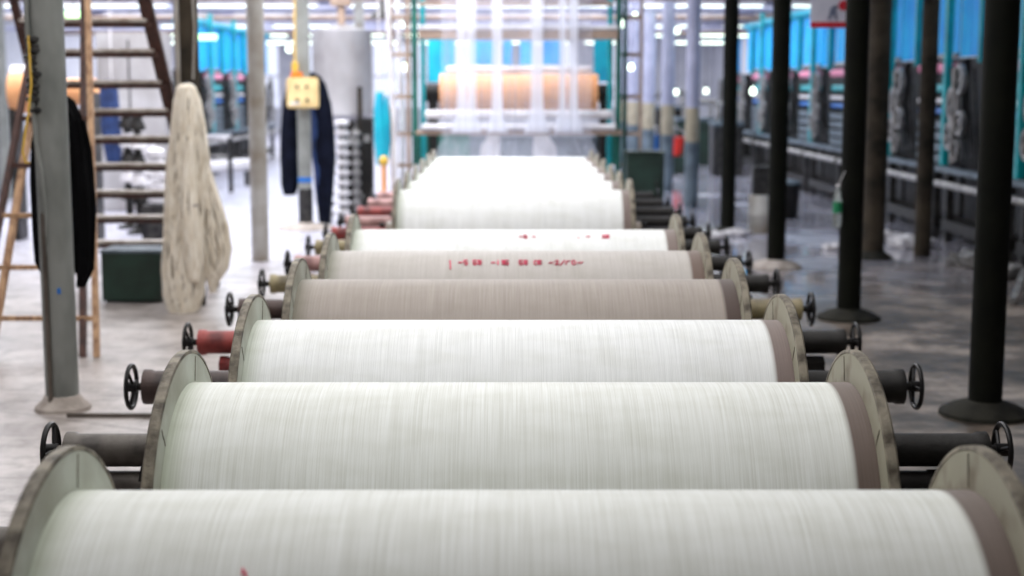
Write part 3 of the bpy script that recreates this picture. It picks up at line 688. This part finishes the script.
# ------------------------------------------------------------------ looms
def loom(sg):
    t = thing('loom', 'x', 'loom', (0, 0, 0))
    X = lambda x: sg * x
    L = 2.5
    for x, y, z0, z1, w in ((.0, .07, .85, 3.2, .10), (.07, 1.58, 2.0, 2.97, .07)):
        MB().box((X(x), y, (z1 + z0) / 2), (.08, w, z1 - z0), bev=.008).build('teal_post', M['teal'], t)
    MB().box((X(.5), 1.25, .38), (.6, 2.4, .74), bev=.02).build('under_body', M['iron'], t)
    MB().cyl((X(.04), .1, 2.98), (X(.04), 2.4, 3.02), .05).build('top_tube', M['cyan'], t)
    b = MB()
    def cur(y0, y1, ph):
        def fn(u, v): return (X(.13 + .03 * math.sin(u * 21 + ph) + .01 * math.sin(u * 50)), y0 + (y1 - y0) * u, 2.08 + .84 * v)
        return fn
    MB().grid(cur(.1, 1.5, 0), 40, 4).build('blue_curtain', M['blue'], t)
    MB().grid(cur(1.62, 2.45, 2), 30, 4).build('blue_curtain', M['blue'], t)
    MB().cyl((X(.13), .02, 2.95), (X(.13), 2.48, 2.95), .035).build('curtain_rail', M['cyan'], t)
    for x, z, r, m_, nm in ((.12, 2.10, .03, 'lightgear', 'upper_bar'), (.10, 1.96, .06, 'pinkroll', 'pink_roller'), (.12, 1.73, .05, 'teal', 'teal_tube'), (.08, 1.58, .03, 'white', 'white_bar'), (.1, 1.46, .035, 'blueplastic', 'blue_tube')):
        MB().cyl((X(x), .12, z), (X(x), 1.45, z), r).build(nm, M[m_], t)
    b = MB()
    for z in (1.3, 1.17, 1.04, .91): b.box((X(.08), .8, z), (.05, 1.3, .09), bev=.008)
    b.build('grey_slats', M['dull'], t)
    MB().box((X(.45), 1.25, 1.1), (.5, 2.3, 1.94), bev=.02).build('machine_body', M['iron'], t)
    # dobby mechanism: gears, levers
    b = MB()
    for k, (y, z, r) in enumerate(((1.85, 1.82, .17), (2.05, 1.55, .2), (1.8, 1.35, .14), (2.15, 1.2, .16), (1.9, 1.05, .12))):
        b.lathe([(X(-.1), r * .7), (X(-.1), r), (X(-.05), r), (X(-.05), r * .7), (X(-.1), r * .7)], 'X', 22, (0, y, z))
        for q in range(4):
            a = q * PI / 2 + k
            b.bar((X(-.075), y, z), (X(-.075), y + r * .8 * math.cos(a), z + r * .8 * math.sin(a)), .02, .03)
    b.cyl((X(-.1), 1.95, .9), (X(-.1), 1.95, 1.95), .03).build('gear_train', M['lightgear'], t)
    b = MB()
    for k in range(8):
        y = 1.68 + .1 * k; b.bar((X(.1), y, .85), (X(.0), y + random.uniform(-.08, .08), 1.9 + random.uniform(-.3, .1)), .02, .035)
    b.build('levers', M['gear'], t)
    MB().box((X(-.06), 1.25, .82), (.14, 2.46, .06), bev=.01).build('breast_beam', M['dull'], t)
    MB().cyl((X(-.12), .1, .66), (X(-.12), 2.4, .66), .04).build('cloth_roller', M['lightgear'], t)
    for y in (.25, 2.25):
        MB().box((X(-.02), y, .4), (.09, .09, .8), bev=.008).build('leg', M['gear'], t)
    MB().box((X(.05), 1.25, .2), (.25, 2.2, .12)).build('lower_box', M['iron'], t)
    return t
proto_r = loom(1); proto_r['group'] = 'looms along the right wall'
names_r = ['nearest blue-curtained loom at the right edge of the photo', 'second blue-curtained loom from the right edge', 'third blue-curtained loom from the right edge', 'fourth blue-curtained loom, beside the red and white sign', 'fifth loom along the right row, near the wet floor', 'sixth loom along the right row', 'seventh loom along the right row', 'farthest loom of the right row']
for k in range(8):
    y = 11.75 + 2.5 * k
    if k == 0: o = proto_r; o.location = (4.95, y, 0); o['label'] = names_r[0]
    else: o = dup(proto_r, (4.95, y, 0), names_r[k])
proto_l = loom(-1); proto_l['group'] = 'looms at the back left'
names_l = ['nearest teal loom at the back left', 'second teal loom at the back left', 'third teal loom at the back left', 'farthest teal loom at the back left']
for k in range(4):
    y = 27.0 + 2.5 * k
    if k == 0: o = proto_l; o.location = (-6.0, y, 0); o['label'] = names_l[0]
    else: o = dup(proto_l, (-6.0, y, 0), names_l[k])
# teal looms far behind the centre right
for k, (x, y, lb) in enumerate(((5.6, 37, 'blurred teal loom far back between the pale pillars'), (3.4, 44, 'most distant blurred teal loom near the end wall'))):
    dup(proto_r, (x, y, 0), lb, rz=.0)

# handrail back left
a = at(218, 190, 24.5)
t = thing('handrail', 'white handrail with dark posts on the bright floor at left', 'handrail', (a.x, 24.5, 0))
MB().cyl((-.32, 0, .92), (.24, 0, .92), .035).build('top_rail', M['white'], t)
MB().cyl((-.32, 0, .6), (.24, 0, .6), .025).build('mid_rail', M['lightgear'], t)
for x in (-.3, .22): MB().cyl((x, 0, 0), (x, 0, .92), .04).build('post', M['gear'], t)
a = at(228, 168, 27)
t = thing('pale_roller', 'long pale roller on low cradles behind the white handrail', 'roller', (a.x, 26.2, 0))
MB().cyl((-.5, 0, .32), (.6, 0, .38), .11).build('roller_body', M['white'], t)
for x in (-.4, .5): MB().box((x, 0, .13), (.08, .2, .26)).build('cradle', M['gear'], t)

# things behind the ladder
a = at(128, 130, 20.5)
t = thing('grey_cabinet', 'tall grey metal cabinet seen through the ladder treads', 'cabinet', (a.x, 21, 0))
MB().box((0, 0, 1.25), (.95, .5, 2.5), bev=.012).build('cabinet_body', M['steel'], t)
MB().box((-.02, -.26, 1.3), (.02, .01, 2.2)).build('door_gap', M['gear'], t)
for x in (-.1, .08): MB().cyl((x, -.28, 1.2), (x, -.28, 1.4), .012).build('handle', M['gear'], t)
B0 = Vector((at(112, 100, 18.5).x, 18.5, 1.0)); t = thing('blue_jacket', 'blue work jacket hanging behind the ladder treads', 'jacket', tuple(B0))
b = MB(); cloth_shell(b, pxprof([(80, 106, 112), (88, 101, 117), (110, 100, 119), (140, 103, 121), (168, 108, 121)], 18.5, B0), 0, .07); b.build('jacket_body', M['bluecloth'], t)
MB().tube([(0, 0, .8), (0, .02, 1.2), (0, .1, 3.05)], .008).build('hanging_cord', M['white'], t)
for px, Y, h, lb in ((138, 17.5, 1.45, 'black spool stand seen through the middle ladder treads'), (128, 18.2, 1.3, 'black spool stand left of its twin behind the ladder')):
    a = at(px, 150, Y); t = thing('spool_stand', lb, 'spool stand', (a.x, Y, 0))
    MB().cyl((0, 0, 0), (0, 0, h), .045).lathe([(0, .16), (.03, .15), (.06, .04)], 'Z', 24).build('stand_post', M['iron'], t)
    for k in range(5):
        z = .35 + k * .22
        MB().lathe([(z, .05), (z + .01, .10), (z + .05, .10), (z + .14, .06), (z + .16, .09), (z + .17, .05)], 'Z', 20).build('spool', M['white'] if k % 2 else M['iron'], t)
for px, Y, lb in ((156, 16.8, 'short stack of white bobbins by the hank'), (149, 19.5, 'white bobbins stacked behind the black spool stands')):
    a = at(px, 170, Y); t = thing('bobbin_stack', lb, 'bobbins', (a.x, Y, 0))
    MB().box((0, 0, .2), (.3, .3, .4), bev=.01).build('crate', M['gear'], t)
    for k in range(5):
        z = .42 + k * .13
        MB().lathe([(z, .04), (z + .01, .10), (z + .08, .11), (z + .11, .05)], 'Z', 20).build('bobbin', M['white'], t)
a, b_ = at(4, 80, 16.5), at(88, 80, 16.5)
t = thing('cloth_roll', 'orange and white cloth roll on a stand at the left edge', 'cloth roll', ((a.x + b_.x) / 2, 16.8, 0))
L = (b_.x - a.x) / 2; z = at(20, 92, 16.5).z
MB().lathe([(-L, .14), (-L, .24), (-.1, .24), (0, .15), (L, .15), (L, .1)], 'X', 40, (0, 0, z)).build('rolled_cloth', M['orange'], t)
MB().cyl((-L, 0, z + .18), (-.1, 0, z + .18), .12).build('white_roll', M['white'], t)
for x in (-L + .02, L - .03): MB().box((x, 0, z / 2), (.07, .3, z), bev=.006).build('stand_leg', M['gear'], t)

# ------------------------------------------------------------------ things on the right
a = at(792, 205, 19.0)
t = thing('dark_bin', 'dark bin standing behind the black pillar on the wet floor', 'bin', (at(795, 205, 19).x, 19.6, 0))
MB().lathe([(.0, .14), (.02, .15), (.42, .18), (.44, .19), (.46, .19), (.46, .16), (.1, .13)], 'Z', 28).build('bin_body', M['iron'], t)
MB().lathe([(.46, .19), (.5, .17), (.53, .02)], 'Z', 28).build('bin_lid', M['dull'], t)
t = thing('pale_drum', 'pale drum half hidden behind the black pillar', 'drum', (at(763, 222, 17.5).x, 17.6, 0))
MB().lathe([(0, .15), (.02, .16), (.2, .16), (.22, .17), (.24, .16), (.44, .16), (.46, .15)], 'Z', 28).build('drum_body', M['pil_w'], t)
MB().box((0, 0, .63), (.26, .2, .34), bev=.02).build('dark_motor', M['gear'], t)
t = thing('red_bucket', 'red bucket standing on a dark box at the back', 'bucket', (at(675, 157, 30).x, 30, .36))
MB().lathe([(0, .13), (.01, .14), (.36, .19), (.38, .2), (.38, .17), (.02, .11)], 'Z', 28).build('bucket_body', M['redplastic'], t)
MB().torus((0, 0, .38), .19, .008, 'Y', 20, 6, PI).build('bucket_handle', M['white'], t)
tag(MB().box((at(675, 157, 30).x, 30, .18), (.45, .4, .36), bev=.02).build('dark_box', M['green_d']), 'dark green box under the red bucket', 'box')
t = thing('plastic_drum', 'blue and white plastic drum far back beside the sizing frame', 'drum', (at(648, 150, 34).x, 34, 0))
MB().lathe([(0, .22), (.02, .24), (.3, .24), (.32, .22)], 'Z', 28).build('drum_foot', M['white'], t)
MB().lathe([(.3, .22), (.32, .24), (.64, .24), (.66, .2)], 'Z', 28).build('drum_body', M['blueplastic'], t)
MB().lathe([(.64, .2), (.68, .22), (.86, .2), (.92, .08), (.96, .08)], 'Z', 28).build('drum_top', M['white'], t)
for px, Y, w, h, m_, lb in ((697, 33.5, 1.0, 1.0, 'green_d', 'dark green machine base between the pale pillars'), (672, 38.5, .9, 1.2, 'iron', 'dark machine base behind the red bucket'), (662, 40, .8, 1.1, 'gear', 'grey machine base beyond the plastic drum'), (726, 29.4, .6, 1.0, 'gear', 'grey machine base behind the slim black pillar')):
    a = at(px, 150, Y); t = thing('machine_base', lb, 'machine', (a.x, Y, 0))
    MB().box((0, 0, h / 2), (w, .6, h), bev=.03).build('base_body', M[m_], t)
    MB().box((0, 0, h + .03), (w * 1.05, .64, .08), bev=.015).build('base_top', M['dull'], t)
    MB().cyl((-w * .3, 0, h), (-w * .3, 0, h + .5), .05).cyl((w * .3, 0, h), (w * .3, 0, h + .4), .05).cyl((-w * .4, 0, h + .42), (w * .4, 0, h + .42), .06).build('top_roller', M['lightgear'], t)
# sign hanging behind the bottle pillar
a, b_ = at(811, -6, 13.2), at(849, 28, 13.2)
w, h = b_.x - a.x, a.z - b_.z
t = thing('hanging_sign', 'white hanging sign with red lower border and a grey figure', 'sign', ((a.x + b_.x) / 2, 13.2, b_.z))
MB().box((0, 0, h / 2), (w, .015, h), bev=.003).build('sign_board', M['signwhite'], t)
MB().box((0, -.012, .027), (w, .012, .05)).build('red_border', M['redpaint'], t)
MB().lathe([(-.006, .0), (-.006, .045), (.006, .045), (.006, 0)], 'Y', 24, (w * .34, -.012, h * .66)).build('red_disc', M['redpaint'], t)
b = MB(); b.prism([(-.02, .07), (.0, .07), (.03, .12), (.05, .07), (.07, .07), (.05, .15), (.07, .19), (.03, .2), (.0, .17)], -.014, -.008); b.build('grey_figure', M['signgrey'], t)
for x in (-w * .4, w * .4): MB().cyl((x, 0, h), (x, 0, ZC - t.location.z - .005), .005).build('sign_wire', M['iron'], t)

# pale cloth bundles and loose bars on the floor under the looms
for k, (px, py, Y, s, lb) in enumerate(((912, 242, 15.9, .16, 'white cloth bundle on the floor by the thin brown pillar'), (884, 243, 16.6, .14, 'flat white bundle left of the cloth bundle'), (972, 243, 14.2, .17, 'grey rag heap behind the nearest black pillar'), (1006, 262, 13.3, .16, 'pale rag heap at the right edge of the floor'), (835, 246, 15.7, .09, 'small white rag beside the bottle pillar'), (716, 226, 16.8, .11, 'crumpled white bag beside the farthest black pillar'), (738, 224, 17.2, .10, 'small white bag right of the crumpled one'))):
    a = at(px, py, Y); bm = MB()
    bmesh.ops.create_icosphere(bm.bm, subdivisions=3, radius=1)
    for v in bm.bm.verts:
        f = 1 + .22 * math.sin(v.co.x * 5 + k) * math.cos(v.co.y * 6 + k * 2) + .12 * math.sin(v.co.z * 9 + v.co.x * 7)
        v.co = Vector((v.co.x * s * 1.5 * f, v.co.y * s * f, max(0, (v.co.z * .5 + .38) * s * .95 * f)))
    o = bm.build('cloth_bundle' if k != 5 and k != 6 else 'white_bag', M['white'] if k in (0, 1, 4, 5, 6) else M['lightgear'], None); o.location = (a.x, Y, 0); tag(o, lb, 'bundle')
for k, (x0, y0, x1, y1, lb) in enumerate(((4.2, 17.2, 5.0, 18.2, 'pale bar leaning low by the thin brown pillar'), (4.0, 11.6, 4.8, 12.5, 'grey bar on the floor under the nearest loom'))):
    tag(MB().bar((x0, y0, .03), (x1 - .4, y1, .16), .05, .05).build('loose_bar', M['lightgear']), lb, 'bar')
tag(MB().box((-2.0, 7.60, .012), (.75, .025, .02)).build('floor_strip', M['rust']), 'metal floor strip running right from the grey-green pillar', 'strip')

# ------------------------------------------------------------------ ceiling lamps, pipes
t = thing('ceiling_light', 'x', 'ceiling light', (0, 0, 0), 'fluorescent ceiling lights over the hall')
MB().box((0, 0, 0), (2.3, .22, .06), bev=.01).build('housing', M['white'], t)
for q in (-.06, .06): MB().cyl((-1.1, q, -.045), (1.1, q, -.045), .025).build('lamp_tube', M['tube'], t)
for x in (-.9, .9): MB().cyl((x, 0, 0), (x, 0, .8), .006).build('hanger', M['gear'], t)
first = True
rows = [24, 28, 32, 37, 43, 50]
cols = [-10.4, -7.6, -4.8, -2.0, .8, 3.6, 6.4]
rn = ['nearest', 'second', 'third', 'fourth', 'fifth', 'farthest']
cn = ['leftmost', 'second from left', 'third from left', 'fourth from left', 'third from right', 'second from right', 'rightmost']
for j, y in enumerate(rows):
    for i, x in enumerate(cols):
        lb = 'white fluorescent ceiling light, %s in the %s row across the hall' % (cn[i], rn[j])
        if first: t.location = (x, y, 3.29); t['label'] = lb; proto = t; first = False
        else: dup(proto, (x, y, 3.29), lb)
for k, (y, z, r) in enumerate(((22.9, 3.10, .035), (26, 3.1, .04), (31, 3.18, .045), (35.2, 3.12, .05), (40, 3.2, .05))):
    tag(MB().cyl((XL, y, z), (XR, y, z), r).build('overhead_pipe', M['beigewood'] if k % 2 == 0 else M['pil_far']), 'grey overhead pipe crossing the hall, %s from the camera' % ['first', 'second', 'third', 'fourth', 'fifth'][k], 'pipe', 'overhead pipes')
t = thing('tube_lamp', 'green-white glowing tube lamp above the back left looms', 'lamp', tuple(at(205, 37, 25.5)))
MB().cyl((-.18, 0, 0), (.2, 0, 0), .05).build('tube', M['tubegreen'], t)
MB().cyl((0, 0, .04), (0, 0, ZC - t.location.z - .01), .006).build('hanger', M['gear'], t)
t = thing('tube_lamp', 'green-white glowing tube lamp seen between ladder rails', 'lamp', tuple(at(74, 14, 19)))
MB().cyl((-.1, 0, 0), (.12, 0, 0), .05).build('tube', M['tubegreen'], t)
MB().cyl((0, 0, .04), (0, 0, ZC - t.location.z - .01), .006).build('hanger', M['gear'], t)
# round bulbs seen as bright dots
_b = thing('hanging_bulb', 'x', 'light bulb', (0, 0, 0), 'bare bulbs hanging over the far hall')
MB().lathe([(-.065, .015), (-.05, .045), (-.015, .06), (.03, .045), (.08, .02)], 'Z', 20).build('glass_bulb', M['tube'], _b)
MB().cyl((0, 0, .07), (0, 0, .13), .025).build('bulb_socket', M['gear'], _b)
bl = [(400, 24, 27, 'bare bulb glowing left of the sizing frame, upper of the pair'), (405, 67, 27, 'bare bulb left of the sizing frame, lower of the pair'), (622, 24, 27, 'bare bulb by the top right of the sizing frame'), (631, 67, 30, 'bare bulb low right of the sizing frame'), (635, 16, 30, 'bare bulb high right of the sizing frame'), (650, 28, 34, 'bare bulb between the first pale pillars'), (677, 31, 34, 'bare bulb above the dark machines'), (676, 92, 36, 'bare bulb low over the dark machine bases'), (706, 91, 36, 'bare bulb beside the slim black pillar'), (753, 91, 28, 'bare bulb between the two slim black pillars'), (289, 49, 30, 'bare bulb left of the switch box pillar'), (632, 29, 38, 'bare bulb just above the low right one')]
for k, (px, py, Y, lb) in enumerate(bl):
    if k == 0: o = _b; o.location = at(px, py, Y); o['label'] = lb
    else: o = dup(_b, at(px, py, Y), lb)
    MB().cyl((0, 0, .12), (0, 0, ZC - o.location.z - .005), .005).build('bulb_cord', M['iron'], o)

# ------------------------------------------------------------------ light
def area(name, loc, sx, sy, power, col=(1, 1, 1), rot=(0, 0, 0)):
    d = bpy.data.lights.new(name, 'AREA'); d.shape = 'RECTANGLE'; d.size = sx; d.size_y = sy; d.energy = power; d.color = col
    o = bpy.data.objects.new(name, d); C.objects.link(o); o.location = loc; o.rotation_euler = rot; return o
area('ceiling_panel_left', (-4.5, 8, 3.9), 4, 9, 150, (1, .98, .97))  # area lights added under the ceiling as fill, with no fixtures of their own
area('ceiling_panel_row', (-.4, 8.5, 3.95), 3.6, 12, 335, (1, .99, .98))
area('ceiling_panel_front', (-.6, .2, 3.2), 3.2, 2.0, 14, (1, .98, .96), (.35, 0, 0))
area('ceiling_panel_mid', (-3.6, 18, 3.95), 8, 7, 1000, (.95, .96, 1))
area('ceiling_panel_far', (-3.5, 30, 4.0), 16, 12, 2000, (.93, .94, 1))
area('ceiling_panel_end', (-2.5, 47, 4.0), 18, 16, 2200, (.93, .94, 1))
area('ceiling_panel_right', (5.6, 20, 3.95), 2, 16, 120, (.9, .96, 1))
w = bpy.data.worlds.new('world'); bpy.context.scene.world = w; w.use_nodes = True
w.node_tree.nodes['Background'].inputs[0].default_value = (.85, .9, 1, 1); w.node_tree.nodes['Background'].inputs[1].default_value = .5
sc = bpy.context.scene
sc.view_settings.view_transform = 'Standard'; sc.view_settings.look = 'None'; sc.view_settings.exposure = 0
sc.cycles.max_bounces = 6; sc.cycles.transparent_max_bounces = 12; sc.cycles.use_denoising = True; sc.cycles.sample_clamp_indirect = 6
